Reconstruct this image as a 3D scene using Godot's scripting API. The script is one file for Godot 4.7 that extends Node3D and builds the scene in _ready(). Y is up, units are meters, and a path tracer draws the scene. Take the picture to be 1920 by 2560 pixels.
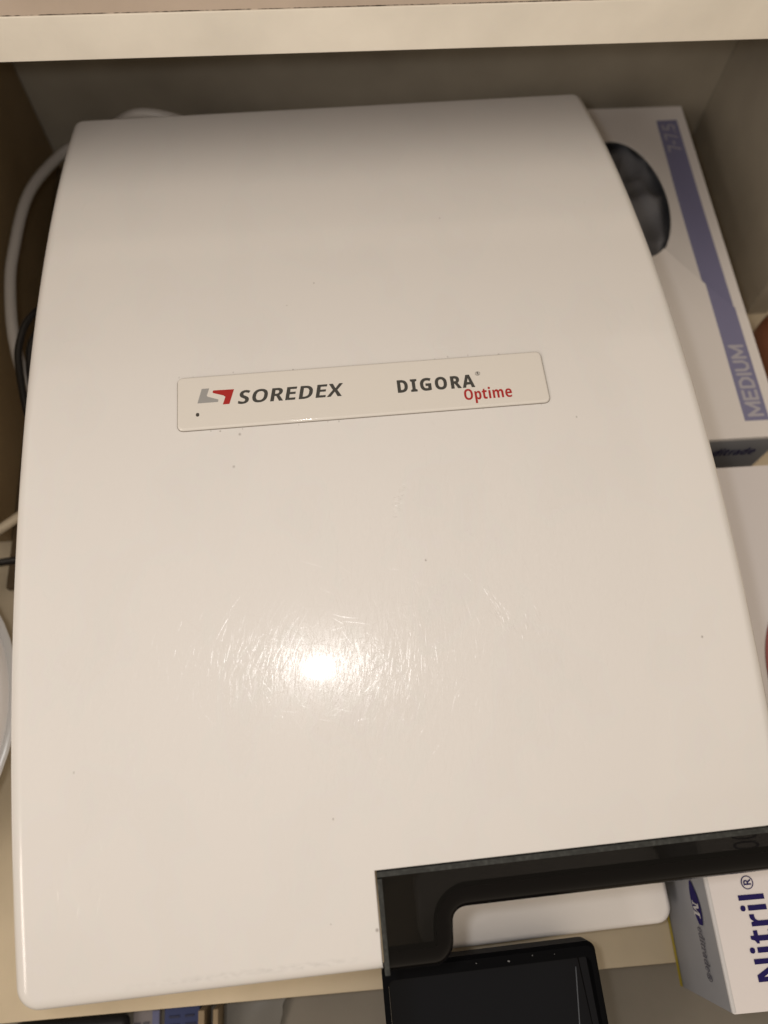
extends Node3D

# ---------------------------------------------------------------- scanner cover geometry
const FRONT := Vector3(0.0185, 0.0, 0.0562)   # where the scanner stands (under its front edge)
const YAW := 0.0285
const EDGE_Y := 0.13                            # height of the cover's front edge
const WIDTH := 0.321
const LENGTH := 0.4826
const SLOPE0 := 0.3128
const SLOPE1 := -0.272
const SIDE := 0.1632              # half width of the cover's outline
const NEAR_S := -0.0036           # its front and back limits along the curve
const FAR_S := 0.4866
const MAP_W := 0.334              # width that the cover's maps span
const NOTCH_X := -0.0157
const NOTCH_S := 0.037

var rng := RandomNumberGenerator.new()
var taken := {}

func slope(s: float) -> float:
	return SLOPE0 + (SLOPE1 - SLOPE0) * s / LENGTH

func on_cover(x: float, s: float, h := 0.0) -> Vector3:
	var k := (SLOPE1 - SLOPE0) / LENGTH
	var a := slope(s)
	return Vector3(x, EDGE_Y - (cos(a) - cos(SLOPE0)) / k + h * cos(a), -(sin(a) - sin(SLOPE0)) / k + h * sin(a))

func cover_up(s: float) -> Vector3:
	var a := slope(s)
	return Vector3(0, cos(a), sin(a))

func cover_back(s: float) -> Vector3:      # direction of growing s
	var a := slope(s)
	return Vector3(0, sin(a), -cos(a))

# ---------------------------------------------------------------- small helpers
func lin(r: float, g: float, b: float) -> Color:
	return Color(r, g, b).linear_to_srgb()

func mat(c: Color, rough := 0.5, spec := 0.5) -> StandardMaterial3D:
	var m := StandardMaterial3D.new()
	m.albedo_color = c
	m.roughness = rough
	m.metallic_specular = spec
	return m

func numbered(called: String) -> String:
	if not taken.has(called):
		taken[called] = 0
		return called
	taken[called] += 1
	return "%s_%03d" % [called, taken[called]]

func start() -> SurfaceTool:
	var st := SurfaceTool.new()
	st.begin(Mesh.PRIMITIVE_TRIANGLES)
	return st

func obj(called: String, st: SurfaceTool, m: Material, parent: Node = null, tangents := false) -> MeshInstance3D:
	if tangents:
		st.generate_tangents()
	return put(called, st.commit(), m, parent)

func put(called: String, mesh: Mesh, m: Material, parent: Node = null) -> MeshInstance3D:
	var o := MeshInstance3D.new()
	o.mesh = mesh
	o.material_override = m
	if parent:
		o.name = called
		parent.add_child(o, true)
	else:
		o.name = numbered(called)
		add_child(o)
	return o

func thing(called: String, at: Vector3, label: String, category: String, group := "") -> Node3D:
	var o := Node3D.new()
	o.name = numbered(called)
	add_child(o)
	o.position = at
	tag(o, label, category, group)
	return o

func tag(o: Node, label: String, category: String, group := "", kind := "") -> void:
	o.set_meta("label", label)
	o.set_meta("category", category)
	if group != "":
		o.set_meta("group", group)
	if kind != "":
		o.set_meta("kind", kind)

func vert(st: SurfaceTool, p: Vector3, n: Vector3, uv: Vector2) -> void:
	st.set_normal(n)
	st.set_uv(uv)
	st.add_vertex(p)

func tri(st: SurfaceTool, a: Vector3, b: Vector3, c: Vector3, na: Vector3, nb: Vector3, nc: Vector3, ua := Vector2.ZERO, ub := Vector2.ZERO, uc := Vector2.ZERO) -> void:
	var g := (b - a).cross(c - a)
	if g.length_squared() < 1e-20:
		return
	vert(st, a, na, ua)
	if g.dot(na + nb + nc) < 0.0:
		vert(st, b, nb, ub)
		vert(st, c, nc, uc)
	else:
		vert(st, c, nc, uc)
		vert(st, b, nb, ub)

func quad(st: SurfaceTool, a: Vector3, b: Vector3, c: Vector3, d: Vector3, n: Vector3) -> void:
	var us := [Vector2(0, 0), Vector2(1, 0), Vector2(1, 1), Vector2(0, 1)]
	tri(st, a, b, c, n, n, n, us[0], us[1], us[2])
	tri(st, a, c, d, n, n, n, us[0], us[2], us[3])

# a box with rounded edges, centre c, full size s
func rbox(st: SurfaceTool, c: Vector3, s: Vector3, r: float, steps := 3) -> void:
	var h := s * 0.5
	for axis in 3:
		var u := (axis + 1) % 3
		var v := (axis + 2) % 3
		var lu := lines(h[u], r, steps)
		var lv := lines(h[v], r, steps)
		for sgn in [-1.0, 1.0]:
			var grid := []
			for a in lu:
				var row := []
				for b in lv:
					var p := Vector3()
					p[axis] = sgn * h[axis]
					p[u] = a
					p[v] = b
					var q := Vector3(clampf(p.x, -h.x + r, h.x - r), clampf(p.y, -h.y + r, h.y - r), clampf(p.z, -h.z + r, h.z - r))
					var n := (p - q).normalized()
					row.append([c + q + n * r, n])
				grid.append(row)
			for i in lu.size() - 1:
				for j in lv.size() - 1:
					var A: Array = grid[i][j]
					var B: Array = grid[i + 1][j]
					var C: Array = grid[i + 1][j + 1]
					var D: Array = grid[i][j + 1]
					tri(st, A[0], B[0], C[0], A[1], B[1], C[1])
					tri(st, A[0], C[0], D[0], A[1], C[1], D[1])

func lines(h: float, r: float, steps: int) -> Array:
	var out := []
	for k in steps + 1:
		out.append(-h + r - r * tan(PI / 4 * (1.0 - float(k) / steps)))
	for k in steps + 1:
		out.append(h - r + r * tan(PI / 4 * float(k) / steps))
	return out

func round_rect(x0: float, x1: float, y0: float, y1: float, r: float, n := 6) -> PackedVector2Array:
	var out := PackedVector2Array()
	var cs := [Vector2(x1 - r, y1 - r), Vector2(x0 + r, y1 - r), Vector2(x0 + r, y0 + r), Vector2(x1 - r, y0 + r)]
	for q in 4:
		for k in n + 1:
			var a := PI / 2 * (q + float(k) / n)
			out.append(cs[q] + Vector2(cos(a), sin(a)) * r)
	return out

# an upright slab over a counter-clockwise outline in (x, z): sides, rounded rim, top. place: transform for every point
func slab(st: SurfaceTool, poly: PackedVector2Array, y0: float, y1: float, r: float, place := Transform3D.IDENTITY, steps := 4) -> void:
	var n := poly.size()
	var nor := PackedVector2Array()
	for i in n:
		var e0 := (poly[i] - poly[(i + n - 1) % n]).normalized()
		var e1 := (poly[(i + 1) % n] - poly[i]).normalized()
		var m := Vector2(e0.y, -e0.x) + Vector2(e1.y, -e1.x)
		m = m.normalized()
		var d: float = maxf(0.3, m.dot(Vector2(e1.y, -e1.x)))
		nor.append(m / d)
	var rings := []
	rings.append([0.0, y0, 0.0])
	for k in steps + 1:
		var a := PI / 2 * float(k) / steps
		rings.append([r * (1 - cos(a)), y1 - r + r * sin(a), a])
	for k in rings.size() - 1:
		var A: Array = rings[k]
		var B: Array = rings[k + 1]
		for i in n:
			var j := (i + 1) % n
			var pts := []
			var ns := []
			for w in [[i, A], [j, A], [j, B], [i, B]]:
				var q: Vector2 = poly[w[0]] - nor[w[0]] * w[1][0]
				var m2: Vector2 = nor[w[0]].normalized() * cos(w[1][2])
				pts.append(place * Vector3(q.x, w[1][1], q.y))
				ns.append((place.basis * Vector3(m2.x, sin(w[1][2]), m2.y)).normalized())
			tri(st, pts[0], pts[1], pts[2], ns[0], ns[1], ns[2])
			tri(st, pts[0], pts[2], pts[3], ns[0], ns[2], ns[3])
	var top := PackedVector2Array()
	for i in n:
		top.append(poly[i] - nor[i] * r)
	var idx := Geometry2D.triangulate_polygon(top)
	var up := (place.basis * Vector3.UP).normalized()
	for level in [[y1, up], [y0, -up]]:
		var src := top if level[0] == y1 else poly
		for t in range(0, idx.size(), 3):
			var q0 := src[idx[t]]
			var q1 := src[idx[t + 1]]
			var q2 := src[idx[t + 2]]
			tri(st, place * Vector3(q0.x, level[0], q0.y), place * Vector3(q1.x, level[0], q1.y), place * Vector3(q2.x, level[0], q2.y), level[1], level[1], level[1])

func tube(st: SurfaceTool, pts: PackedVector3Array, r: float, sides := 12, sub := 8) -> void:
	var path := PackedVector3Array()
	for i in pts.size() - 1:
		for k in sub:
			path.append(pts[i].cubic_interpolate(pts[i + 1], pts[maxi(i - 1, 0)], pts[mini(i + 2, pts.size() - 1)], float(k) / sub))
	path.append(pts[pts.size() - 1])
	var prev := []
	var side := Vector3(0.31, 0.9, 0.2)
	for i in path.size():
		var d := (path[mini(i + 1, path.size() - 1)] - path[maxi(i - 1, 0)]).normalized()
		side = (side - d * side.dot(d)).normalized()
		var o := d.cross(side)
		var ring := []
		for k in sides + 1:
			var a := TAU * k / sides
			var n := side * cos(a) + o * sin(a)
			ring.append([path[i] + n * r, n])
		if prev:
			for k in sides:
				tri(st, prev[k][0], prev[k + 1][0], ring[k + 1][0], prev[k][1], prev[k + 1][1], ring[k + 1][1])
				tri(st, prev[k][0], ring[k + 1][0], ring[k][0], prev[k][1], ring[k + 1][1], ring[k][1])
		prev = ring

# a turned shape: profile of (radius, height)
func lathe(st: SurfaceTool, profile: PackedVector2Array, sides := 64) -> void:
	for i in profile.size() - 1:
		var e := (profile[i + 1] - profile[i]).normalized()
		var n2 := Vector2(-e.y, e.x)
		for k in sides:
			var a0 := TAU * k / sides
			var a1 := TAU * (k + 1) / sides
			var q := []
			var ns := []
			for w in [[i, a0], [i, a1], [i + 1, a1], [i + 1, a0]]:
				var p: Vector2 = profile[w[0]]
				var d := Vector3(cos(w[1]), 0, sin(w[1]))
				var nn := n2
				if w[0] > 0 and w[0] < profile.size() - 1:
					var f := (profile[w[0]] - profile[w[0] - 1]).normalized()
					var g := (profile[w[0] + 1] - profile[w[0]]).normalized()
					if f.dot(g) > 0.8:
						nn = Vector2(-f.y - g.y, f.x + g.x).normalized()
				q.append(d * p.x + Vector3.UP * p.y)
				ns.append(-(d * nn.x + Vector3.UP * nn.y) if nn.y < 0 and false else d * nn.x + Vector3.UP * nn.y)
			tri(st, q[0], q[1], q[2], ns[0], ns[1], ns[2])
			tri(st, q[0], q[2], q[3], ns[0], ns[2], ns[3])

# lettering stretched to fill a box: origin = lower left corner, ex / ey = full edges of the box
func letters(text: String, fname: String, weight: int, origin: Vector3, ex: Vector3, ey: Vector3, lean: float, m: Material, parent: Node, called := "lettering", spacing := 0) -> MeshInstance3D:
	var sf := SystemFont.new()
	sf.font_names = PackedStringArray([fname])
	sf.font_weight = weight
	var fv: Font = sf
	if spacing != 0:
		var va := FontVariation.new()
		va.base_font = sf
		va.spacing_glyph = spacing
		va.variation_embolden = 0.5
		fv = va
	var tm := TextMesh.new()
	tm.font = fv
	tm.font_size = 64
	tm.pixel_size = 0.01
	tm.depth = 0.02
	tm.text = text
	tm.curve_step = 1.0
	var b := tm.get_aabb()
	var o := put(called, tm, m, parent)
	var nz := ex.cross(ey).normalized()
	var bx := ex / b.size.x
	var by := ey / b.size.y + ex.normalized() * lean * ey.length() / b.size.y
	var bz := nz * 0.005
	var basis := Basis(bx, by, bz)
	o.transform = Transform3D(basis, origin - basis * Vector3(b.position.x, b.position.y, b.position.z))
	return o

# ---------------------------------------------------------------- scene
func _ready() -> void:
	rng.seed = 7
	var cam := Camera3D.new()
	cam.name = "camera"
	add_child(cam)
	cam.transform = Transform3D(Basis(Vector3(0.99708, 0.0210, 0.07348), Vector3(0.06001, 0.38009, -0.9230), Vector3(-0.04732, 0.92471, 0.37771)).orthonormalized(), Vector3(0, 0.478, 0))
	cam.near = 0.01
	cam.far = 20.0
	cam.fov = 69.39
	var at := CameraAttributesPhysical.new()
	at.frustum_focal_length = 17.33
	at.frustum_focus_distance = 0.345
	at.exposure_aperture = 3.8
	at.frustum_near = 0.01
	at.frustum_far = 20.0
	cam.attributes = at
	cam.current = true

	var env := Environment.new()
	env.background_mode = Environment.BG_COLOR
	env.background_color = lin(0.29, 0.243, 0.188)
	env.background_energy_multiplier = 1.5
	env.tonemap_mode = Environment.TONE_MAPPER_LINEAR
	env.tonemap_exposure = 1.2
	env.sdfgi_enabled = true
	env.ssao_enabled = true
	env.ssil_enabled = true
	var we := WorldEnvironment.new()
	we.name = "environment"
	we.environment = env
	add_child(we)

	# the phone's flash, three centimetres to the left of its lens
	var flash := OmniLight3D.new()
	flash.name = "phone_flash"
	flash.position = Vector3(-0.031, 0.487, -0.012)
	flash.light_color = Color(1.0, 0.99, 0.985)
	flash.light_energy = 0.027
	flash.light_size = 0.004
	flash.omni_range = 6.0
	flash.omni_attenuation = 2.0
	flash.shadow_enabled = true
	add_child(flash)
	# the room's warm lamps: two ceiling panels left and right of the photographer, plus an added fill light to brighten the shelf edge
	for q in [["ceiling_lamp", Vector3(-1.45, 1.6, -0.15), Vector2(1.5, 2.6), 0.65], ["ceiling_lamp_001", Vector3(1.50, 1.6, -0.35), Vector2(1.5, 2.3), 0.62], ["added_fill_light", Vector3(-1.6, 1.5, 1.2), Vector2(0.6, 0.6), 1.2]]:
		var lamp := AreaLight3D.new()
		lamp.name = q[0]
		lamp.area_size = q[2]
		lamp.light_color = Color(1.0, 0.945, 0.89)
		lamp.light_energy = q[3]
		lamp.area_range = 8.0
		lamp.shadow_enabled = true
		add_child(lamp)
		var aim: Vector3 = Vector3(q[1].x, 0, q[1].z) if q[0] != "added_fill_light" else Vector3(0, 0.15, -0.1)
		lamp.look_at_from_position(q[1], aim, Vector3.FORWARD)

	cabinet()
	scanner()
	glove_boxes()
	cables()
	added_strip()
	tub()
	jar()
	drawer()

# ---------------------------------------------------------------- cabinet
func laminate(tone: Color, rough: float, seed_: int) -> StandardMaterial3D:
	var m := mat(Color.WHITE, rough, 0.4)
	var nt := FastNoiseLite.new()
	nt.seed = seed_
	nt.frequency = 0.012
	nt.fractal_octaves = 5
	var ramp := Gradient.new()
	ramp.set_color(0, tone.darkened(0.07))
	ramp.set_color(1, tone.lightened(0.03))
	var tex := NoiseTexture2D.new()
	tex.width = 512
	tex.height = 512
	tex.noise = nt
	tex.seamless = true
	tex.color_ramp = ramp
	m.albedo_texture = tex
	m.uv1_triplanar = true
	m.uv1_world_triplanar = true
	m.uv1_scale = Vector3(2.3, 2.3, 2.3)
	return m

func cabinet() -> void:
	var cream := laminate(lin(0.86, 0.81, 0.715), 0.45, 3)
	var tan := laminate(lin(0.59, 0.50, 0.36), 0.45, 5)
	var inner := laminate(lin(0.37, 0.33, 0.265), 0.5, 9)
	# base shelf with its front band
	var st := start()
	rbox(st, Vector3(0.1, -0.009, -0.251), Vector3(1.3, 0.018, 0.680), 0.0006, 1)
	var o := obj("base_shelf", st, tan)
	tag(o, "cream laminate shelf board the white scanner stands on", "shelf", "", "structure")
	# upper shelf
	st = start()
	rbox(st, Vector3(0.05, 0.2228, -0.4513), Vector3(1.6, 0.0224, 0.1614), 0.0005, 1)
	o = obj("upper_shelf", st, laminate(lin(0.60, 0.50, 0.42), 0.5, 12))
	tag(o, "upper shelf board with a cream edge across the top of the photo", "shelf", "", "structure")
	st = start()
	rbox(st, Vector3(0.05, 0.2227, -0.3702), Vector3(1.6, 0.0226, 0.0010), 0.0003, 2)
	obj("edge_band", st, cream, o)
	# grime along the joint of board and band
	st = start()
	var ns := FastNoiseLite.new()
	ns.seed = 4
	ns.frequency = 60.0
	var prev := Vector2.ZERO
	for k in 1400:
		var x := -0.42 + 0.0006 * k
		var w: float = maxf(0.0, 0.00035 + 0.0006 * ns.get_noise_2d(x, 0.0) + 0.0005 * ns.get_noise_2d(x * 7.0, 3.0))
		var c := 0.0001 * ns.get_noise_2d(x, 8.0)
		var cur := Vector2(-0.3709 - w * 0.5 + c, -0.3709 + w * 0.5 + c)
		if k > 0 and (w > 0.0001 or prev.y - prev.x > 0.0001):
			quad(st, Vector3(x - 0.0006, 0.23412, prev.x), Vector3(x, 0.23412, cur.x), Vector3(x, 0.23412, cur.y), Vector3(x - 0.0006, 0.23412, prev.y), Vector3.UP)
		prev = cur
	obj("grime_line", st, mat(lin(0.06, 0.045, 0.03), 0.9), o).set_meta("kind", "stuff")
	# back and side panels
	st = start()
	rbox(st, Vector3(0.05, 0.3, -0.5425), Vector3(1.5, 0.60, 0.014), 0.0005, 1)
	o = obj("back_panel", st, inner)
	tag(o, "grey back panel of the niche behind the scanner", "panel", "", "structure")
	st = start()
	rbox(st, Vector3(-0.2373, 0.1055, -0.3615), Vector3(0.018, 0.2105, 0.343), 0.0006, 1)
	o = obj("side_panel", st, laminate(lin(0.27, 0.19, 0.10), 0.5, 21))  # same laminate as the right panel, its shade put into a darker brown
	tag(o, "side panel on the left, toned dark brown for its shade, behind the white cable", "panel", "", "structure")
	st = start()
	rbox(st, Vector3(0.3325, 0.1055, -0.4405), Vector3(0.018, 0.2105, 0.189), 0.0006, 1)
	o = obj("side_panel", st, inner)
	tag(o, "grey green side panel on the right, beside the glove carton with the purple stripe", "panel", "", "structure")

# ---------------------------------------------------------------- scanner
func cover_outline() -> Array:
	# each entry: point (x, s), full inset vector, drop
	var r := 0.0068
	var t := 0.0006
	var hw := SIDE
	var cr := 0.0100
	var out := []
	# start at the notch corner on the front edge, go left, up, right, down to the notch (clockwise seen from above is fine)
	out.append([Vector2(NOTCH_X, NEAR_S), Vector2(-t, r), r, Vector2(0, -1)])
	var x := NOTCH_X - 0.01
	while x > -hw + cr + 0.004:
		out.append([Vector2(x, NEAR_S), Vector2(0, r), r, Vector2(0, -1)])
		x -= 0.012
	for k in 11:
		var a := PI / 2 * k / 10.0
		var d := Vector2(-sin(a), -cos(a))
		out.append([Vector2(-hw + cr, NEAR_S + cr) + d * cr, -d * r, r, d])
	var s := 0.01
	while s < FAR_S - 0.012:
		out.append([Vector2(-hw, s), Vector2(r, 0), r, Vector2(-1, 0)])
		s += 0.01
	var rr := 0.008
	for k in 9:
		var a := PI / 2 * k / 8.0
		var d := Vector2(-cos(a), sin(a))
		out.append([Vector2(-hw + rr, FAR_S - rr) + d * rr, -d * r, r, d])
	x = -hw + 0.02
	while x < hw - 0.012:
		out.append([Vector2(x, FAR_S), Vector2(0, -r), r, Vector2(0, 1)])
		x += 0.012
	for k in 9:
		var a := PI / 2 * k / 8.0
		var d := Vector2(sin(a), cos(a))
		out.append([Vector2(hw - rr, FAR_S - rr) + d * rr, -d * r, r, d])
	s = 0.47
	while s > NOTCH_S + 0.004:
		out.append([Vector2(hw, s), Vector2(-r, 0), r, Vector2(1, 0)])
		s -= 0.01
	out.append([Vector2(hw, NOTCH_S), Vector2(-r, t), r, Vector2(1, 0)])
	x = hw - 0.012
	while x > NOTCH_X + 0.004:
		out.append([Vector2(x, NOTCH_S), Vector2(0, t), t, Vector2(0, -1)])
		x -= 0.012
	out.append([Vector2(NOTCH_X, NOTCH_S), Vector2(-t, t), t, Vector2(0.7, -0.7)])
	s = 0.03
	while s > 0.004:
		out.append([Vector2(NOTCH_X, s), Vector2(-t, 0), t, Vector2(1, 0)])
		s -= 0.01
	return out

func cover_uv(x: float, s: float) -> Vector2:
	return Vector2(x / MAP_W + 0.5, 0.99 - 0.98 * s / LENGTH)

func cover_dir(d: Vector2, s: float) -> Vector3:
	return Vector3(d.x, 0, 0) + cover_back(s) * d.y

func cover_mesh() -> SurfaceTool:
	var st := start()
	var o := cover_outline()
	var n := o.size()
	var steps := 8
	var rings := []
	# skirt bottom, then the rounded edge
	for k in range(-1, steps + 1):
		var a: float = PI / 2 * maxf(k, 0) / steps
		var ring := []
		for e in o:
			var f := 1.0 - cos(a)
			var q: Vector2 = e[0] + e[1] * f
			var drop: float = e[2] * (1.0 - sin(a)) + (0.03 if k < 0 else 0.0)
			var nn: Vector3 = (cover_dir(e[3], q.y) * cos(a) + cover_up(q.y) * sin(a)).normalized()
			ring.append([on_cover(q.x, q.y, -drop), nn, cover_uv(q.x, q.y)])
		rings.append(ring)
	for k in rings.size() - 1:
		for i in n:
			var j := (i + 1) % n
			var A: Array = rings[k][i]
			var B: Array = rings[k][j]
			var C: Array = rings[k + 1][j]
			var D: Array = rings[k + 1][i]
			tri(st, A[0], B[0], C[0], A[1], B[1], C[1], A[2], B[2], C[2])
			tri(st, A[0], C[0], D[0], A[1], C[1], D[1], A[2], C[2], D[2])
	var poly := PackedVector2Array()
	for e in o:
		poly.append(e[0] + e[1])
	var s0 := -0.01
	while s0 < FAR_S:
		var strip := PackedVector2Array([Vector2(-1, s0), Vector2(1, s0), Vector2(1, s0 + 0.01), Vector2(-1, s0 + 0.01)])
		for piece in Geometry2D.intersect_polygons(poly, strip):
			var idx := Geometry2D.triangulate_polygon(piece)
			for t in range(0, idx.size(), 3):
				var P := []
				for w in 3:
					var q: Vector2 = piece[idx[t + w]]
					P.append([on_cover(q.x, q.y), cover_up(q.y), cover_uv(q.x, q.y)])
				tri(st, P[0][0], P[1][0], P[2][0], P[0][1], P[1][1], P[2][1], P[0][2], P[1][2], P[2][2])
		s0 += 0.01
	return st

# fine wiping scratches as a normal map over the whole cover
func scratch_map() -> Texture2D:
	var W := 2048
	var im := Image.create(W, W, false, Image.FORMAT_RGB8)
	im.fill(Color(0.5, 0.5, 1.0))
	var mx := MAP_W / W
	var ms := LENGTH / 0.98 / W
	var wear := [Vector3(-0.033, 0.118, 0.055), Vector3(-0.06, 0.13, 0.05), Vector3(0.01, 0.108, 0.05), Vector3(0.05, 0.14, 0.04), Vector3(-0.02, 0.09, 0.05), Vector3(0.02, 0.17, 0.05)]
	for k in 20000:
		var c: Vector2
		if k % 6 == 0:
			c = Vector2(rng.randf_range(-0.15, 0.15), rng.randf_range(0.0, 0.40))
		else:
			var w: Vector3 = wear[rng.randi() % wear.size()]
			c = Vector2(w.x + rng.randfn() * w.z, w.y + rng.randfn() * w.z * 0.33)
		var ang := rng.randf() * PI
		if rng.randf() < 0.9:
			ang = PI / 2 + rng.randfn() * 0.2 + 0.9 * (c.x + 0.03) - 0.12     # most wiping went up and down
		var len := rng.randf_range(0.003, 0.014) * (1.6 if rng.randf() < 0.1 else 1.0)
		groove(im, c, ang, len, rng.randf_range(-9.0, 3.0), clampf(absf(rng.randfn()) * 0.085 + 0.01, 0.01, 0.3), mx, ms)
	# rubbed spots: a streak above the middle, nicks on the right
	for k in 170:
		var f := k / 170.0
		groove(im, Vector2(0.0060 + 0.0062 * f + rng.randfn() * 0.0010, 0.184 + 0.0165 * f), 0.35 + rng.randfn() * 0.3, 0.0020, 0.0, rng.randf_range(0.12, 0.5), mx, ms)
	for k in 90:
		var f := k / 90.0
		groove(im, Vector2(0.0455 + 0.0065 * f + rng.randfn() * 0.0016, 0.147 - 0.020 * f), PI / 2 + 0.35 + rng.randfn() * 0.2, 0.0045, 0.0, rng.randf_range(0.1, 0.4), mx, ms)
	for k in 40:
		groove(im, Vector2(0.064 + rng.randfn() * 0.006, 0.130 + rng.randfn() * 0.003), PI / 2 + 0.3 + rng.randfn() * 0.2, 0.004, 0.0, rng.randf_range(0.12, 0.4), mx, ms)
	for k in 24:
		groove(im, Vector2(0.0395 + 0.005 * k / 24.0, 0.175 - 0.006 * k / 24.0), rng.randf() * PI, 0.0012, 0.0, rng.randf_range(0.15, 0.5), mx, ms)
	im.generate_mipmaps()
	return ImageTexture.create_from_image(im)

func groove(im: Image, c: Vector2, ang: float, len: float, bend: float, depth: float, mx: float, ms: float) -> void:
	var W := im.get_width()
	var p := c
	var a := ang
	var step := 0.00013
	var count := int(len / step)
	var side := 1.0 if rng.randf() < 0.5 else -1.0
	for i in count:
		a += bend * step * 4.0
		p += Vector2(cos(a), sin(a)) * step
		var u := int((p.x / MAP_W + 0.5) * W)
		var v := int((0.99 - 0.98 * p.y / LENGTH) * W)
		if u < 3 or v < 3 or u >= W - 3 or v >= W - 3:
			continue
		var d: float = depth * sin(PI * (i + 0.5) / count) * side
		var nn := Vector3(-sin(a) * d, cos(a) * d, 1.0).normalized()
		im.set_pixel(u, v, Color(0.5 + 0.5 * nn.x, 0.5 + 0.5 * nn.y, 0.5 + 0.5 * nn.z))

# slight soiling: specks, smudges by the front edge
func soil_map() -> Texture2D:
	var W := 1024
	var im := Image.create(W, W, false, Image.FORMAT_RGB8)
	var base := lin(0.690, 0.678, 0.672)
	var ns := FastNoiseLite.new()
	ns.seed = 31
	ns.frequency = 0.006
	ns.fractal_octaves = 4
	var fine := FastNoiseLite.new()
	fine.seed = 8
	fine.frequency = 0.09
	for y in W:
		var s := (0.99 - (y + 0.5) / W) / 0.98 * LENGTH
		for x in W:
			var px := ((x + 0.5) / W - 0.5) * MAP_W
			var k := 1.0 - 0.012 * maxf(0.0, ns.get_noise_2d(x, y) + 0.2)
			# grey rub along the front lip
			var rub: float = maxf(0.0, 1.0 - absf(s - 0.0035 - 0.0006 * fine.get_noise_2d(x, 0)) / 0.0018) * smoothstep(-0.135, -0.08, px) * (1.0 - smoothstep(-0.04, -0.018, px))
			k -= rub * maxf(0.0, 0.03 + 0.08 * fine.get_noise_2d(x * 0.7, y * 3.0))
			im.set_pixel(x, y, Color(base.r * k, base.g * k, base.b * k))
	var spots := [Vector3(-0.0642, 0.2156, 0.0007), Vector3(-0.0609, 0.2319, 0.0007), Vector3(0.019, 0.1633, 0.0004), Vector3(-0.031, 0.0592, 0.0004), Vector3(-0.0169, 0.014, 0.0008), Vector3(0.137, 0.118, 0.0005)]
	for k in 10:
		spots.append(Vector3(rng.randf_range(-0.15, 0.15), rng.randf_range(0.0, 0.45), rng.randf_range(0.00015, 0.0004)))
	for k in 16:      # dust caught round the name label
		spots.append(Vector3(rng.randf_range(-0.092, 0.09), 0.2648 + rng.randf() * 0.0012 if k % 2 else 0.2352 - rng.randf() * 0.0012, rng.randf_range(0.0002, 0.0004)))
	for q in spots:
		var u: float = (q.x / MAP_W + 0.5) * W
		var v: float = (0.99 - 0.98 * q.y / LENGTH) * W
		var ru: float = q.z / MAP_W * W
		var rv: float = q.z / LENGTH * W
		var dark := rng.randf_range(0.45, 0.85)
		for yy in range(int(v - rv) - 1, int(v + rv) + 3):
			for xx in range(int(u - ru) - 1, int(u + ru) + 3):
				if xx < 0 or yy < 0 or xx >= W or yy >= W:
					continue
				var d := Vector2((xx + 0.5 - u) / (ru + 0.3), (yy + 0.5 - v) / (rv + 0.3)).length()
				if d < 1.0:
					var c := im.get_pixel(xx, yy)
					im.set_pixel(xx, yy, c.lerp(lin(0.16, 0.14, 0.13), (1.0 - d) * dark))
	im.generate_mipmaps()
	return ImageTexture.create_from_image(im)

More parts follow.
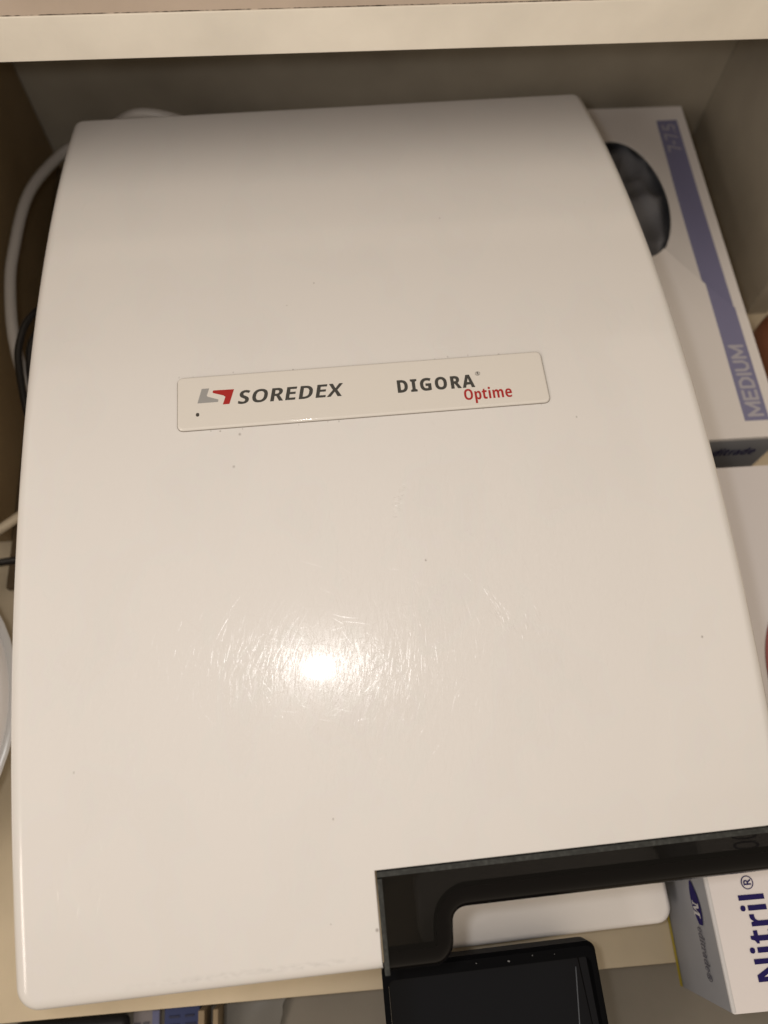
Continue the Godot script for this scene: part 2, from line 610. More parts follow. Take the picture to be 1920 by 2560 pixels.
func scanner() -> void:
	var t := thing("plate_scanner", FRONT, "large white plate scanner with a curved glossy cover, name label and smoked front panel", "scanner")
	t.rotation.y = YAW
	var white := mat(Color.WHITE, 0.22, 0.40)
	white.clearcoat_enabled = true
	white.clearcoat = 0.25
	white.clearcoat_roughness = 0.065
	white.albedo_texture = soil_map()
	white.normal_enabled = true
	white.normal_texture = scratch_map()
	white.normal_scale = 1.0
	var cover := obj("cover", cover_mesh(), white, t, true)
	var plain := mat(lin(0.86, 0.83, 0.81), 0.35)
	# body under the cover, with the front right corner left open
	var st := start()
	for q in [[-0.150, -0.022, -0.405, -0.008, 0.105], [-0.0219, 0.150, -0.405, -0.058, 0.11]]:
		rbox(st, Vector3((q[0] + q[1]) / 2, q[4] / 2 + 0.004, (q[2] + q[3]) / 2), Vector3(q[1] - q[0], q[4], q[3] - q[2]), 0.003, 2)
	obj("body", st, plain, t)
	# base tongue that shows through the opening
	st = start()
	var fwd := Transform3D(Basis.IDENTITY, Vector3.ZERO)
	slab(st, round_rect(0.006, 0.1428, -0.0275, 0.0128, 0.0085), 0.003, 0.03, 0.003, fwd)
	obj("base", st, plain, t)

	# name label under clear resin
	var lab := mat(lin(0.67, 0.645, 0.61), 0.07, 0.5)
	var smid := 0.25
	var flat := Transform3D(Basis(Vector3.RIGHT, cover_up(smid), -cover_back(smid)), on_cover(0, smid))
	st = start()
	slab(st, round_rect(-0.0897, 0.0883, -0.0144, 0.0144, 0.0028), -0.0006, 0.0013, 0.0011, flat, 5)
	var label := obj("name_label", st, lab, t)
	st = start()
	slab(st, round_rect(-0.08995, 0.08855, -0.01465, 0.01465, 0.0031), -0.0006, 0.00018, 0.0001, flat, 1)
	obj("label_edge", st, mat(lin(0.22, 0.19, 0.16), 0.8), t)
	var ink := mat(lin(0.045, 0.045, 0.042), 0.3)
	var red := mat(lin(0.36, 0.012, 0.012), 0.3)
	var grey := mat(lin(0.30, 0.30, 0.30), 0.3)
	var ex := Vector3.RIGHT
	var ey := cover_back(smid)
	var l := func(x: float, s: float) -> Vector3: return on_cover(x, smid, 0.00128) + ey * (s - smid)
	letters("SOREDEX", "Droid Sans", 700, l.call(-0.0612, 0.2472), ex * 0.0495, ey * 0.0074, 0.20, ink, label)
	letters("DIGORA", "Droid Sans", 700, l.call(0.0154, 0.2466), ex * 0.0376, ey * 0.0071, 0.0, ink, label, "lettering", 6)
	letters("Optime", "Droid Sans", 700, l.call(0.0470, 0.2377), ex * 0.0232, ey * 0.0084, 0.0, red, label)
	letters("®", "Droid Sans", 400, l.call(0.0540, 0.2529), ex * 0.0024, ey * 0.0022, 0.0, ink, label)
	var shapes := {
		"grey_emblem": [[-0.0780, 0.2571], [-0.0745, 0.2571], [-0.0757, 0.2531], [-0.0752, 0.2526], [-0.0746, 0.2523], [-0.0702, 0.2506], [-0.0704, 0.2493], [-0.0801, 0.2493]],
		"red_emblem": [[-0.0726, 0.2558], [-0.0627, 0.2556], [-0.0651, 0.2477], [-0.0682, 0.2477], [-0.0669, 0.2518], [-0.0671, 0.2523], [-0.0678, 0.2526], [-0.0728, 0.2544], [-0.07285, 0.2551]],
	}
	for nm in shapes:
		st = start()
		var pg := PackedVector2Array()
		for q in shapes[nm]:
			pg.append(Vector2(q[0], q[1]))
		var idx := Geometry2D.triangulate_polygon(pg)
		for i in range(0, idx.size(), 3):
			var up := cover_up(smid)
			tri(st, l.call(pg[idx[i]].x, pg[idx[i]].y) + up * 0.00007, l.call(pg[idx[i + 1]].x, pg[idx[i + 1]].y) + up * 0.00007, l.call(pg[idx[i + 2]].x, pg[idx[i + 2]].y) + up * 0.00007, up, up, up)
		obj(nm, st, red if nm == "red_emblem" else grey, label)
	# indicator hole in the label
	st = start()
	slab(st, round_rect(-0.0008, 0.0008, -0.0010, 0.0010, 0.00075), 0.0, 0.00006, 0.00002, Transform3D(flat.basis, l.call(-0.0801, 0.2432)), 1)
	obj("indicator", st, mat(lin(0.05, 0.045, 0.04), 0.4), label)

	smoked_panel(t)
	tray(t)

func smoked_panel(t: Node3D) -> void:
	var smoke := mat(Color(0.008, 0.007, 0.007, 0.84), 0.04, 0.5)
	smoke.metallic_specular = 0.3
	smoke.transparency = BaseMaterial3D.TRANSPARENCY_ALPHA
	var black := mat(lin(0.003, 0.0025, 0.0025), 0.10, 0.26)
	var right := 0.1610
	# edge of the plate towards the opening, with its outward direction
	var path := []
	path.append([Vector2(NOTCH_X + 0.0006, 0.0045), Vector2(0, -1)])
	path.append([Vector2(-0.004, 0.0045), Vector2(0, -1)])
	for k in 7:
		var a := PI / 2 * k / 6.0
		path.append([Vector2(0.0060, 0.0055) + Vector2(sin(a), -cos(a)) * 0.001, Vector2(sin(a), -cos(a))])
	path.append([Vector2(0.0072, 0.0090), Vector2(1, 0)])
	var c := Vector2(0.0222, 0.0120)
	for k in 13:
		var a := PI / 2 * k / 12.0
		path.append([c + Vector2(-cos(a), sin(a)) * 0.0147, Vector2(cos(a), -sin(a))])
	for k in range(1, 11):
		path.append([Vector2(lerpf(0.0222, right, k / 10.0), 0.0267), Vector2(0, -1)])
	# plate
	var poly := PackedVector2Array([Vector2(right, 0.0366), Vector2(NOTCH_X + 0.0006, 0.0366)])
	for p in path:
		poly.append(p[0])
	var st := start()
	var idx := Geometry2D.triangulate_polygon(poly)
	for level in [-0.0003, -0.0030]:
		for i in range(0, idx.size(), 3):
			var q := []
			for w in 3:
				q.append(poly[idx[i + w]])
			var sg: float = 1.0 if level > -0.002 else -1.0
			tri(st, on_cover(q[0].x, q[0].y, level), on_cover(q[1].x, q[1].y, level), on_cover(q[2].x, q[2].y, level), cover_up(q[0].y) * sg, cover_up(q[1].y) * sg, cover_up(q[2].y) * sg)
	var panel := obj("smoked_panel", st, smoke, t)
	# lip that rolls down into the opening
	st = start()
	var steps := 8
	var rows := []
	for p in path:
		var d: Vector2 = p[1]
		var w := 1.0 / sqrt(pow(d.x / 0.0074, 2) + pow(d.y / 0.0092, 2))
		var row := []
		for k in steps + 1:
			var a := PI / 2 * k / steps
			var q: Vector2 = p[0] + d * w * sin(a)
			row.append([on_cover(q.x, q.y, -0.0003 - 0.0045 * (1 - cos(a))), (cover_dir(d, q.y) * sin(a) * 0.6 + cover_up(q.y) * cos(a) + cover_dir(d, q.y) * 0.05).normalized()])
		var q2: Vector2 = p[0] + d * w
		row.append([on_cover(q2.x, q2.y, -0.0075), cover_dir(d, q2.y)])
		row.append([on_cover(q2.x - d.x * 0.002, q2.y - d.y * 0.002, -0.0075), -cover_up(q2.y)])
		row.append([on_cover(p[0].x - d.x * 0.001, p[0].y - d.y * 0.001, -0.0034), -cover_up(q2.y)])
		rows.append(row)
	for i in rows.size() - 1:
		for k in rows[0].size() - 1:
			var A: Array = rows[i][k]
			var B: Array = rows[i + 1][k]
			var C: Array = rows[i + 1][k + 1]
			var D: Array = rows[i][k + 1]
			tri(st, A[0], B[0], C[0], A[1], B[1], C[1])
			tri(st, A[0], C[0], D[0], A[1], C[1], D[1])
	obj("rolled_lip", st, black, panel)
	# raised dusty rim along the back and left edges
	var dusty := mat(Color.WHITE, 0.55, 0.4)
	var nt := FastNoiseLite.new()
	nt.frequency = 0.09
	nt.fractal_octaves = 3
	var ramp := Gradient.new()
	ramp.set_color(0, lin(0.012, 0.013, 0.013))
	ramp.set_color(1, lin(0.10, 0.105, 0.10))
	ramp.add_point(0.6, lin(0.035, 0.038, 0.037))
	var tex := NoiseTexture2D.new()
	tex.width = 256
	tex.height = 256
	tex.noise = nt
	tex.seamless = true
	tex.color_ramp = ramp
	dusty.albedo_texture = tex
	dusty.uv1_triplanar = true
	dusty.uv1_scale = Vector3(14, 14, 14)
	st = start()
	strip(st, NOTCH_X + 0.0005, right, NOTCH_S - 0.0026, NOTCH_S - 0.0004, 0.0005)
	strip(st, NOTCH_X + 0.0005, NOTCH_X + 0.0026, -0.004, NOTCH_S - 0.0031, 0.0005)
	obj("rim", st, dusty, panel)

# a thin raised strip on the cover's surface
func strip(st: SurfaceTool, x0: float, x1: float, s0: float, s1: float, h: float) -> void:
	var sm := (s0 + s1) / 2
	var b := Basis(Vector3.RIGHT, cover_up(sm), -cover_back(sm))
	slab(st, round_rect(x0, x1, -(s1 - s0) / 2, (s1 - s0) / 2, 0.0003, 2), -0.002, h, 0.0003, Transform3D(b, on_cover(0, sm)), 2)

func tray(t: Node3D) -> void:
	var gloss := mat(lin(0.004, 0.0042, 0.005), 0.5, 0.1)
	var x0 := -0.0165
	var x1 := 0.0895
	var z0 := 0.0172
	var z1 := 0.13
	var top := 0.060
	# rim and walls: a ring between two rounded rectangles
	var st := start()
	var outer := round_rect(x0, x1, z0 - 0.0058, z1, 0.004)
	var inner := round_rect(x0 + 0.0028, x1 - 0.0028, z0 + 0.001, z1 - 0.004, 0.003)
	var n := outer.size()
	for i in n:
		var j := (i + 1) % n
		var a := outer[i]
		var b := outer[j]
		var c := inner[j]
		var d := inner[i]
		quad(st, Vector3(a.x, top - 0.0005, a.y), Vector3(b.x, top - 0.0005, b.y), Vector3(b.x, top - 0.014, b.y), Vector3(a.x, top - 0.014, a.y), Vector3(b.y - a.y, 0, a.x - b.x).normalized())
		var m0 := a.lerp(d, 0.3)
		var m1 := b.lerp(c, 0.3)
		quad(st, Vector3(a.x, top - 0.0005, a.y), Vector3(b.x, top - 0.0005, b.y), Vector3(m1.x, top, m1.y), Vector3(m0.x, top, m0.y), (Vector3(b.y - a.y, 0, a.x - b.x).normalized() + Vector3.UP * 1.2).normalized())
		quad(st, Vector3(m0.x, top, m0.y), Vector3(m1.x, top, m1.y), Vector3(c.x, top - 0.0006, c.y), Vector3(d.x, top - 0.0006, d.y), Vector3.UP)
		quad(st, Vector3(d.x, top - 0.0006, d.y), Vector3(c.x, top - 0.0006, c.y), Vector3(c.x, top - 0.045, c.y), Vector3(d.x, top - 0.045, d.y), -Vector3(c.y - d.y, 0, d.x - c.x).normalized())
	var tr := obj("output_tray", st, gloss, t)
	# sloping floor
	st = start()
	var fx := x1 - 0.0029
	quad(st, Vector3(x0 + 0.003, top - 0.012, z0), Vector3(fx - 0.004, top - 0.012, z0), Vector3(fx, top - 0.004, z1 - 0.005), Vector3(x0 + 0.003, top - 0.004, z1 - 0.005), Vector3(0, 0.99, 0.15).normalized())
	quad(st, Vector3(fx - 0.0035, top - 0.0118, z0), Vector3(fx, top - 0.010, z0), Vector3(fx + 0.0002, top - 0.002, z1 - 0.005), Vector3(fx, top - 0.0038, z1 - 0.005), Vector3(-0.6, 0.8, 0.0))
	obj("tray_floor", st, mat(lin(0.004, 0.005, 0.008), 0.10, 0.3), tr)
	# thin pale line along the right of the floor, a reflection painted in
	st = start()
	rbox(st, Vector3.ZERO, Vector3(0.0006, 0.0006, 0.10), 0.0002, 1)
	var line := obj("seam_reflection", st, mat(lin(0.08, 0.09, 0.11), 0.3), tr)
	line.position = Vector3(fx - 0.0125, top - 0.0078, z0 + 0.056)
	line.rotation = Vector3(-0.074, -0.14, 0)
	# dust crumbs on the back ledge
	for q in [[0.030, 0.0004], [0.046, 0.0007], [0.058, 0.0004], [0.069, 0.0003]]:
		st = start()
		rbox(st, Vector3(0, 0.0002, 0), Vector3(q[1] * 1.6, 0.0004, q[1]), 0.00015, 1)
		var cr := obj("dust_crumb", st, mat(lin(0.16, 0.165, 0.17), 0.9), tr)
		cr.position = Vector3(q[0], top, z0 - rng.randf_range(0.0008, 0.0030))
		cr.rotation.y = rng.randf() * TAU

# ---------------------------------------------------------------- glove cartons
# top sheet with an oval hole; crease lowers the back part
func carton(x0: float, x1: float, z0: float, z1: float, h: float, hole: Vector2, hr: Vector2, dip: float, rise: float, crack: float) -> SurfaceTool:
	var st := start()
	var seg := 96
	var rows := 6
	var grid := []
	for i in seg + 1:
		var a := crack + TAU * i / seg
		var d := Vector2(cos(a), sin(a))
		var p := hole + d * hr
		# where the ray from the hole leaves the rectangle
		var tx := 1e9
		if absf(d.x) > 1e-6:
			tx = ((x1 if d.x > 0 else x0) - hole.x) / d.x
		var tz := 1e9
		if absf(d.y) > 1e-6:
			tz = ((z1 if d.y > 0 else z0) - hole.y) / d.y
		var q := hole + d * minf(tx, tz)
		var f := float(i) / seg
		var row := []
		for k in rows + 1:
			var w := float(k) / rows
			var pt := p.lerp(q, w)
			# right after the crack the front part is raised, just before it (coming round the back) it is sunken
			var lift: float = rise * (1.0 - smoothstep(0.0, 0.42, f)) - dip * smoothstep(0.45, 0.95, f)
			lift *= pow(1.0 - w, 2.2) if f < 0.5 else (1.0 - w * w * 0.9)
			row.append(Vector3(pt.x, h + lift, pt.y))
		grid.append(row)
	for i in seg:
		for k in rows:
			var A: Vector3 = grid[i][k]
			var B: Vector3 = grid[i + 1][k]
			var C: Vector3 = grid[i + 1][k + 1]
			var D: Vector3 = grid[i][k + 1]
			var n := (C - A).cross(D - B).normalized()
			if n.y < 0:
				n = -n
			var uv := func(v: Vector3) -> Vector2: return Vector2((v.x - x0) / (x1 - x0), (v.z - z0) / (z1 - z0))
			tri(st, A, B, C, n, n, n, uv.call(A), uv.call(B), uv.call(C))
			tri(st, A, C, D, n, n, n, uv.call(A), uv.call(C), uv.call(D))
	# cut edge of the hole
	for i in seg:
		var A: Vector3 = grid[i][0]
		var B: Vector3 = grid[i + 1][0]
		var n := Vector3(hole.x - A.x, 0, hole.y - A.z).normalized()
		tri(st, A, B, B - Vector3(0, 0.0007, 0), n, n, n)
		tri(st, A, B - Vector3(0, 0.0007, 0), A - Vector3(0, 0.0007, 0), n, n, n)
	# the corners between the rays: the rectangle itself
	for cpt in [Vector2(x0, z0), Vector2(x1, z0), Vector2(x0, z1), Vector2(x1, z1)]:
		for i in seg:
			var A: Vector3 = grid[i][rows]
			var B: Vector3 = grid[i + 1][rows]
			var onA := absf(A.x - cpt.x) < 1e-5 or absf(A.z - cpt.y) < 1e-5
			var onB := absf(B.x - cpt.x) < 1e-5 or absf(B.z - cpt.y) < 1e-5
			var sameside := absf(A.x - B.x) < 1e-6 or absf(A.z - B.z) < 1e-6
			if onA and onB and not sameside:
				var C := Vector3(cpt.x, h, cpt.y)
				tri(st, A, B, C, Vector3.UP, Vector3.UP, Vector3.UP, Vector2((A.x - x0) / (x1 - x0), (A.z - z0) / (z1 - z0)), Vector2((B.x - x0) / (x1 - x0), (B.z - z0) / (z1 - z0)), Vector2((C.x - x0) / (x1 - x0), (C.z - z0) / (z1 - z0)))
	return st

func carton_sides(x0: float, x1: float, z0: float, z1: float, y0: float, y1: float) -> SurfaceTool:
	var st := start()
	quad(st, Vector3(x0, y0, z0), Vector3(x0, y0, z1), Vector3(x0, y1, z1), Vector3(x0, y1, z0), Vector3.LEFT)
	quad(st, Vector3(x1, y0, z0), Vector3(x1, y0, z1), Vector3(x1, y1, z1), Vector3(x1, y1, z0), Vector3.RIGHT)
	quad(st, Vector3(x0, y0, z1), Vector3(x1, y0, z1), Vector3(x1, y1, z1), Vector3(x0, y1, z1), Vector3.BACK)
	quad(st, Vector3(x0, y0, z0), Vector3(x1, y0, z0), Vector3(x1, y1, z0), Vector3(x0, y1, z0), Vector3.FORWARD)
	quad(st, Vector3(x0, y0, z0), Vector3(x1, y0, z0), Vector3(x1, y0, z1), Vector3(x0, y0, z1), Vector3.DOWN)
	return st

func stroke(im: Image, a: Vector2, b: Vector2, w: float, c: Color) -> void:
	var lo := Vector2(minf(a.x, b.x) - w, minf(a.y, b.y) - w)
	var hi := Vector2(maxf(a.x, b.x) + w, maxf(a.y, b.y) + w)
	for y in range(maxi(0, int(lo.y) - 1), mini(im.get_height(), int(hi.y) + 2)):
		for x in range(maxi(0, int(lo.x) - 1), mini(im.get_width(), int(hi.x) + 2)):
			var p := Vector2(x + 0.5, y + 0.5)
			var d := p.distance_to(Geometry2D.get_closest_point_to_segment(p, a, b))
			var k := clampf(w * 0.5 - d + 0.5, 0.0, 1.0)
			if k > 0:
				im.set_pixel(x, y, im.get_pixel(x, y).lerp(c, k))

# print of the back carton's lid: purple stripe with white size lettering read from the front to the back
func stripe_print(x0: float, x1: float, z0: float, z1: float) -> Texture2D:
	var ppm := 4000.0
	var w := int((x1 - x0) * ppm)
	var h := int((z1 - z0) * ppm)
	var im := Image.create(w, h, false, Image.FORMAT_RGB8)
	im.fill(lin(0.76, 0.73, 0.72))
	im.fill_rect(Rect2i(int((0.2577 - x0) * ppm), int((-0.4845 - z0) * ppm), int(0.0164 * ppm), int(0.268 * ppm)), lin(0.20, 0.20, 0.34))
	var ink := lin(0.42, 0.41, 0.47)
	var glyphs := {
		"M": [[0, 0, 0, 1], [0, 1, 0.45, 0.15], [0.45, 0.15, 0.9, 1], [0.9, 1, 0.9, 0]],
		"E": [[0, 0, 0, 1], [0, 1, 0.6, 1], [0, 0.5, 0.5, 0.5], [0, 0, 0.6, 0]],
		"D": [[0, 0, 0, 1], [0, 1, 0.4, 0.98], [0.4, 0.98, 0.66, 0.7], [0.66, 0.7, 0.66, 0.3], [0.66, 0.3, 0.4, 0.02], [0.4, 0.02, 0, 0]],
		"I": [[0, 0, 0, 1]],
		"U": [[0, 1, 0, 0.3], [0, 0.3, 0.18, 0.03], [0.18, 0.03, 0.48, 0.03], [0.48, 0.03, 0.66, 0.3], [0.66, 0.3, 0.66, 1]],
		"7": [[0, 1, 0.6, 1], [0.6, 1, 0.22, 0]],
		"-": [[0, 0.42, 0.3, 0.42]],
		".": [[0, 0.02, 0.02, 0.02]],
		"5": [[0.55, 1, 0.08, 1], [0.08, 1, 0.03, 0.55], [0.03, 0.55, 0.4, 0.6], [0.4, 0.6, 0.58, 0.35], [0.58, 0.35, 0.42, 0.03], [0.42, 0.03, 0, 0.08]],
	}
	var adv := {"M": 1.2, "E": 0.9, "D": 0.98, "I": 0.32, "U": 0.98, "7": 0.8, "-": 0.55, ".": 0.3, "5": 0.8}
	for job in [["MEDIUM", 0.2703, -0.2205, 0.0088, 0.0100, 2.0], ["7-7.5", 0.2703, -0.4525, 0.0088, 0.0090, 1.4]]:
		var z: float = job[2]
		for ch in job[0]:
			for g in glyphs[ch]:
				var a := Vector2((job[1] - g[1] * job[3] - x0) * ppm, (z - g[0] * job[4] - z0) * ppm)
				var b := Vector2((job[1] - g[3] * job[3] - x0) * ppm, (z - g[2] * job[4] - z0) * ppm)
				stroke(im, a, b, job[5] * ppm * 0.001, ink)
			z -= adv[ch] * job[4]
	im.generate_mipmaps()
	return ImageTexture.create_from_image(im)

# a crumpled glove: a sheet folded by noise
func glove_mesh(c: Vector3, rx: float, rz: float, amp: float, seed_: int) -> SurfaceTool:
	var ns := FastNoiseLite.new()
	ns.seed = seed_
	ns.frequency = 13.0
	ns.fractal_type = FastNoiseLite.FRACTAL_RIDGED
	ns.fractal_octaves = 2
	var st := start()
	st.set_smooth_group(0)
	var N := 56
	var hgt := func(i: int, j: int) -> Vector3:
		var x := (float(i) / N * 2 - 1) * rx
		var z := (float(j) / N * 2 - 1) * rz
		var e: float = clampf(1.0 - (x * x / rx / rx + z * z / rz / rz), 0.0, 1.0)
		return c + Vector3(x, amp * ns.get_noise_2d(x + z * 0.4, z * 0.7) + amp * 0.9 * e, z)
	for i in N:
		for j in N:
			var A: Vector3 = hgt.call(i, j)
			var B: Vector3 = hgt.call(i + 1, j)
			var C: Vector3 = hgt.call(i + 1, j + 1)
			var D: Vector3 = hgt.call(i, j + 1)
			for v in [A, B, C, A, C, D]:
				st.set_uv(Vector2.ZERO)
				st.add_vertex(v)
	st.generate_normals()
	return st

func glove_boxes() -> void:
	var h := 0.065
	# back carton
	var x0 := 0.155
	var x1 := 0.2805
	var z0 := -0.4985
	var z1 := -0.2045
	var board := mat(lin(0.76, 0.73, 0.72), 0.55, 0.4)
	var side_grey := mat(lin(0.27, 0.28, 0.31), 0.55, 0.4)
	var yellow := mat(lin(0.42, 0.34, 0.02), 0.5)
	var ink := mat(lin(0.018, 0.013, 0.095), 0.6, 0.2)
	var t := thing("glove_box", Vector3(x0, 0, z1), "white glove carton with a purple MEDIUM stripe, torn open at its oval hole", "box", "glove cartons on the shelf")
	var off := -t.position
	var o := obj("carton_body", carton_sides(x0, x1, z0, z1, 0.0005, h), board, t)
	o.position = off
	var printed := mat(Color.WHITE, 0.5, 0.45)
	printed.albedo_texture = stripe_print(x0, x1, z0, z1)
	o = obj("lid", carton(x0, x1, z0, z1, h + 0.0004, Vector2(0.2175, -0.406), Vector2(0.0325, 0.0585), 0.003, 0.004, 1.05), printed, t)
	o.position = off
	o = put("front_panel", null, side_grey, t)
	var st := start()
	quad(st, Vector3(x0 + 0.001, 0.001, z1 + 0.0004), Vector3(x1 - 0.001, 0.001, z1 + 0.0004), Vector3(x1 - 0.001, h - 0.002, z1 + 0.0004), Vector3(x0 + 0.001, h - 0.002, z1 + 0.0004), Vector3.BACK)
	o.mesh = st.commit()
	o.position = off
	letters("Meditrade", "Droid Sans", 700, Vector3(0.230, 0.042, z1 + 0.0006) + off, Vector3(0.040, 0, 0), Vector3(0, 0.010, 0), 0.0, ink, t)
	st = glove_mesh(Vector3(0.2175, 0.044, -0.406), 0.058, 0.086, 0.011, 3)
	o = obj("glove", st, mat(lin(0.15, 0.155, 0.175), 0.5))
	tag(o, "dark grey blue crumpled glove in the hole of the purple striped carton", "glove", "gloves in their cartons")

	# front carton
	x0 = 0.1685
	x1 = 0.30
	z0 = -0.1845
	z1 = 0.1000
	t = thing("glove_box", Vector3(x0, 0, z1), "white glove carton lettered Nitril in dark blue, standing out over the shelf edge", "box", "glove cartons on the shelf")
	off = -t.position
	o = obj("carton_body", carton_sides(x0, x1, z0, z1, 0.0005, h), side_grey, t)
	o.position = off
	o = obj("lid", carton(x0, x1, z0, z1, h + 0.0004, Vector2(0.267, -0.050), Vector2(0.037, 0.054), 0.0, 0.0, 1.05), mat(lin(0.70, 0.67, 0.68), 0.5, 0.45), t)
	o.position = off
	# folded edge along the top left, yellow print along the foot
	st = start()
	rbox(st, Vector3(x0 + 0.0004, h - 0.0005, (z0 + z1) / 2), Vector3(0.0022, 0.0022, z1 - z0), 0.0009, 3)
	o = obj("folded_edge", st, mat(lin(0.55, 0.55, 0.57), 0.5), t)
	o.position = off
	st = start()
	quad(st, Vector3(x0 - 0.0004, 0.0008, z0), Vector3(x0 - 0.0004, 0.0008, z1), Vector3(x0 - 0.0004, 0.0045, z1), Vector3(x0 - 0.0004, 0.0045, z0), Vector3.LEFT)
	o = obj("yellow_band", st, yellow, t)
	o.position = off
	var up := h + 0.0006
	letters("Nitril", "Droid Sans", 700, Vector3(0.1963, up, 0.0880) + off, Vector3(0, 0, -0.0375), Vector3(-0.0135, 0, 0), 0.0, ink, t)
	letters("®", "Droid Sans", 400, Vector3(0.1922, up, 0.0482) + off, Vector3(0, 0, -0.0062), Vector3(-0.0062, 0, 0), 0.0, ink, t)
	letters("100", "Droid Sans", 400, Vector3(0.2000, up, 0.0345) + off, Vector3(0, 0, -0.0130), Vector3(-0.0135, 0, 0), 0.0, ink, t)
	# side panel: leaf shaped emblem with an M, then the maker's name
	st = start()
	var leaf := []
	for k in 21:
		var f := k / 20.0
		var wdt := 0.0052 * pow(sin(PI * clampf(f * 0.86 + 0.03, 0, 1)), 0.8)
		leaf.append([f, wdt])
	for k in 20:
		var zA: float = lerpf(0.0440, 0.0645, leaf[k][0])
		var zB: float = lerpf(0.0440, 0.0645, leaf[k + 1][0])
		var yA: float = 0.0452 + leaf[k][0] * 0.0035
		var yB: float = 0.0452 + leaf[k + 1][0] * 0.0035
		var xs := x0 - 0.0005
		quad(st, Vector3(xs, yA - leaf[k][1], zA), Vector3(xs, yB - leaf[k + 1][1], zB), Vector3(xs, yB + leaf[k + 1][1], zB), Vector3(xs, yA + leaf[k][1], zA), Vector3.LEFT)
	o = obj("leaf_emblem", st, ink, t)
	o.position = off
	letters("M", "Droid Serif", 700, Vector3(x0 - 0.0007, 0.0437, 0.0535) + off, Vector3(0, 0, 0.0068), Vector3(0, 0.0068, 0), 0.15, mat(lin(0.5, 0.5, 0.52), 0.5), t)
	letters("editrade®", "Droid Serif", 400, Vector3(x0 - 0.0006, 0.0432, 0.0655) + off, Vector3(0, 0, 0.0240), Vector3(0, 0.0062, 0), 0.15, mat(lin(0.06, 0.06, 0.09), 0.5), t)
	# red printed ring of the hole and the glove in it
	st = start()
	for k in 64:
		var a0 := TAU * k / 64
		var a1 := TAU * (k + 1) / 64
		var c := Vector3(0.267, h + 0.0008, -0.050)
		var p := func(a: float, e: float) -> Vector3: return c + Vector3(cos(a) * (0.037 + e), 0, sin(a) * (0.054 + e))
		quad(st, p.call(a0, 0.0), p.call(a1, 0.0), p.call(a1, 0.0022), p.call(a0, 0.0022), Vector3.UP)
	o = obj("red_ring", st, mat(lin(0.27, 0.065, 0.06), 0.5), t)
	o.position = off
	st = glove_mesh(Vector3(0.252, 0.044, -0.050), 0.047, 0.09, 0.010, 12)
	o = obj("glove", st, mat(lin(0.035, 0.033, 0.030), 0.45))
	tag(o, "nearly black glove inside the red ringed hole at the right edge", "glove", "gloves in their cartons")

# ---------------------------------------------------------------- cables
func cables() -> void:
	var st := start()
	tube(st, PackedVector3Array([Vector3(-0.060, 0.055, -0.470), Vector3(-0.092, 0.091, -0.464), Vector3(-0.128, 0.1045, -0.462), Vector3(-0.158, 0.086, -0.468), Vector3(-0.178, 0.066, -0.482), Vector3(-0.197, 0.064, -0.474), Vector3(-0.2145, 0.070, -0.430), Vector3(-0.2200, 0.069, -0.379), Vector3(-0.2190, 0.068, -0.345), Vector3(-0.2120, 0.066, -0.303), Vector3(-0.200, 0.060, -0.270), Vector3(-0.175, 0.045, -0.245), Vector3(-0.150, 0.03, -0.235)]), 0.0038)
	tag(obj("white_cable", st, mat(lin(0.52, 0.49, 0.46), 0.4)), "thick white cable curving along the scanner's left side from behind", "cable")
	st = start()
	tube(st, PackedVector3Array([Vector3(-0.140, 0.05, -0.372), Vector3(-0.178, 0.066, -0.345), Vector3(-0.1980, 0.076, -0.318), Vector3(-0.2040, 0.076, -0.296), Vector3(-0.2025, 0.074, -0.275), Vector3(-0.193, 0.072, -0.240), Vector3(-0.180, 0.06, -0.212), Vector3(-0.15, 0.04, -0.20)]), 0.0023)
	tag(obj("black_cable", st, mat(lin(0.014, 0.013, 0.013), 0.35)), "black cable looped in front of the thick white cable", "cable", "black cables left of the scanner")
	st = start()
	tube(st, PackedVector3Array([Vector3(-0.15, 0.05, -0.36), Vector3(-0.185, 0.066, -0.328), Vector3(-0.1975, 0.070, -0.306), Vector3(-0.1995, 0.069, -0.286), Vector3(-0.192, 0.066, -0.258), Vector3(-0.17, 0.05, -0.235)]), 0.0024)
	tag(obj("black_cable", st, mat(lin(0.014, 0.013, 0.013), 0.35)), "inner black cable strand lying between its loop and the scanner", "cable", "black cables left of the scanner")
	st = start()
	tube(st, PackedVector3Array([Vector3(-0.30, 0.02, -0.150), Vector3(-0.250, 0.022, -0.173), Vector3(-0.2225, 0.030, -0.188), Vector3(-0.195, 0.03, -0.205), Vector3(-0.16, 0.02, -0.215)]), 0.0032)
	tag(obj("beige_cable", st, mat(lin(0.40, 0.34, 0.25), 0.45)), "beige cable crossing above the black one behind the white tub", "cable")
	st = start()
	tube(st, PackedVector3Array([Vector3(-0.32, 0.015, -0.168), Vector3(-0.250, 0.02, -0.166), Vector3(-0.222, 0.021, -0.168), Vector3(-0.19, 0.02, -0.172), Vector3(-0.16, 0.015, -0.18)]), 0.0025)
	tag(obj("black_cable", st, mat(lin(0.012, 0.011, 0.011), 0.35)), "short black cable running straight behind the white tub", "cable", "black cables left of the scanner")

func added_strip() -> void:  # strip added only to darken the floor in the gap beside the scanner
	var st := start()
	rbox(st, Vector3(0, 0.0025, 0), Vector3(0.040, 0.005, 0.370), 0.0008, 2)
	var o := obj("added_dark_strip", st, laminate(lin(0.11, 0.075, 0.04), 0.6, 33))
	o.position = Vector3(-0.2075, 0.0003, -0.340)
	tag(o, "dark brown strip added to darken the floor under the cables left of the scanner", "board")

